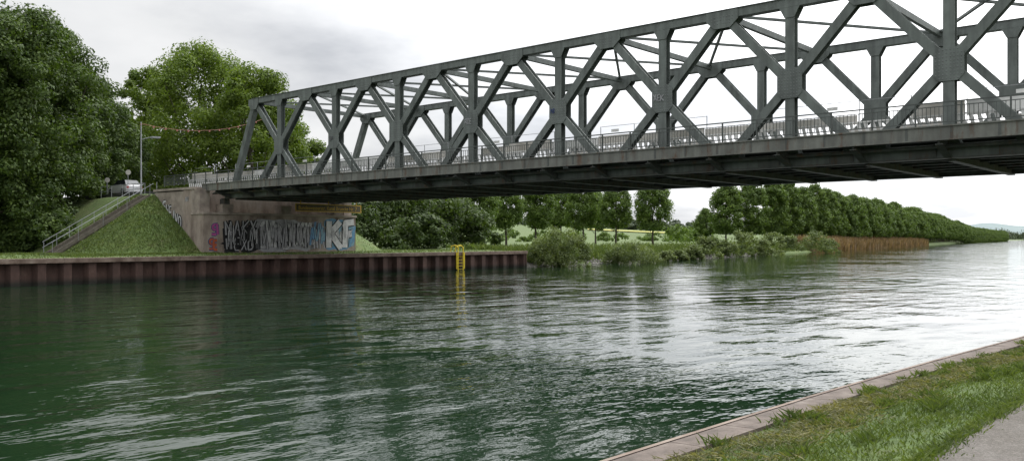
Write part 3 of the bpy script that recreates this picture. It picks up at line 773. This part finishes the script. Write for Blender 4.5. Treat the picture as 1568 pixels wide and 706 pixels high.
# raked clippings lying in irregular clumps
pts=[]
for k in range(330):
    cxp=-3+rng.random()*31; q=qy(cxp); cyp=q-.42-abs(rng.normal())*.42; sz=.06+.12*rng.random()
    for j in range(int(900*sz)):
        dx_,dy_=rng.normal()*sz*1.3,rng.normal()*sz*.8; x=cxp+dx_; y=min(cyp+dy_,qy(x)-.3)
        pts.append((x,y,gz(x,y)+.01+sz*.45*rng.random()*math.exp(-(dx_*dx_+dy_*dy_)/(2*sz*sz))))
blades('grass_clippings',pts,.028,.011,L_grassdry,10,1.7)
pts=[]
for k in range(90):
    cxp=4+rng.random()*20; q=qy(cxp); cyp=q-.32-rng.random()**2*1.4
    for j in range(60):
        x=cxp+rng.normal()*.07; y=cyp+rng.normal()*.05; pts.append((x,min(y,qy(x)-.25),gz(x,y)))
blades('grass_tufts',pts,.08,.011,L_grass,12,.6)
pts=[]
for k in range(52000):
    if k%3: x=26+rng.random()*12; y=64+rng.random()*14
    else: x=-10+rng.random()*90; y=60.8+rng.random()**1.5*12
    if 37.2<x<53.1 and y>65.9: continue
    if 74.3<y<76.2 and 28.8<x<37.3: continue
    if x>70 : continue
    pts.append((x,y,gz(x,y)-.02))
blades('embankment_grass',pts,.13,.05,L_grass,13,.5)
# ------------------------------------------------------------ sky, sun
w=bpy.data.worlds.new('World'); scene.world=w; w.use_nodes=True; nt=w.node_tree; nt.nodes.clear()
out=N(nt,'ShaderNodeOutputWorld'); bg=N(nt,'ShaderNodeBackground'); nt.links.new(bg.outputs[0],out.inputs[0])
sky=N(nt,'ShaderNodeTexSky',sky_type='NISHITA'); sky.sun_disc=False
SUN=Vector((.85,.1,.85)).normalized()
sky.sun_elevation=math.asin(SUN.z); sky.sun_rotation=math.atan2(SUN.x,SUN.y)
tc=N(nt,'ShaderNodeTexCoord'); sp=N(nt,'ShaderNodeSeparateXYZ'); nt.links.new(tc.outputs['Generated'],sp.inputs[0])
zc_=N(nt,'ShaderNodeMath',operation='MAXIMUM'); nt.links.new(sp.outputs[2],zc_.inputs[0]); zc_.inputs[1].default_value=0
za=N(nt,'ShaderNodeMath',operation='ADD'); nt.links.new(zc_.outputs[0],za.inputs[0]); za.inputs[1].default_value=.22
vd=N(nt,'ShaderNodeVectorMath',operation='DIVIDE'); cb_=N(nt,'ShaderNodeCombineXYZ')
for i in range(3): nt.links.new(za.outputs[0],cb_.inputs[i])
nt.links.new(tc.outputs['Generated'],vd.inputs[0]); nt.links.new(cb_.outputs[0],vd.inputs[1])
cn=noise(nt,1.15,6,.55,vec=vd.outputs[0])
cc=ramp(nt,cn,[(.34,(5.3,5.45,5.75)),(.45,(7.2,7.3,7.5)),(.55,(8.6,8.65,8.7)),(.7,(9.6,9.6,9.6))])
mr=N(nt,'ShaderNodeMapRange'); nt.links.new(zc_.outputs[0],mr.inputs[0]); mr.inputs[1].default_value=.22; mr.inputs[2].default_value=.75; mr.inputs[3].default_value=1.0; mr.inputs[4].default_value=2.0
cg=mixc(nt,1.,cc,mr.outputs[0],'MULTIPLY')
# veiled sun: the cloud is brighter around the sun's direction
dt=N(nt,'ShaderNodeVectorMath',operation='DOT_PRODUCT'); nt.links.new(tc.outputs['Generated'],dt.inputs[0]); dt.inputs[1].default_value=tuple(SUN)
mg=N(nt,'ShaderNodeMapRange',interpolation_type='SMOOTHSTEP'); nt.links.new(dt.outputs['Value'],mg.inputs[0]); mg.inputs[1].default_value=.55; mg.inputs[2].default_value=1.0; mg.inputs[3].default_value=1.0; mg.inputs[4].default_value=3.4
cg=mixc(nt,1.,cg,mg.outputs[0],'MULTIPLY')
fin=mixc(nt,.95,sky.outputs[0],cg)
nt.links.new(fin,bg.inputs[0]); bg.inputs[1].default_value=.1
sl=bpy.data.lights.new('sun','SUN'); sl.energy=1.2; sl.angle=math.radians(14); sl.color=(1,.96,.88)
so=bpy.data.objects.new('sun',sl); coll.objects.link(so); so.rotation_euler=SUN.to_track_quat('Z','Y').to_euler()
# camera
cam=bpy.data.cameras.new('camera'); cam.sensor_width=36; cam.lens=36*1347/1568; cam.shift_y=13/1568
cam.clip_end=20000; cam.clip_start=.1
co=bpy.data.objects.new('camera',cam); coll.objects.link(co); co.location=(0,0,CAMH)
co.rotation_euler=(math.radians(90),0,-math.atan2(C0,S0)); scene.camera=co
scene.view_settings.view_transform='Standard'; scene.view_settings.look='None'; scene.view_settings.exposure=0
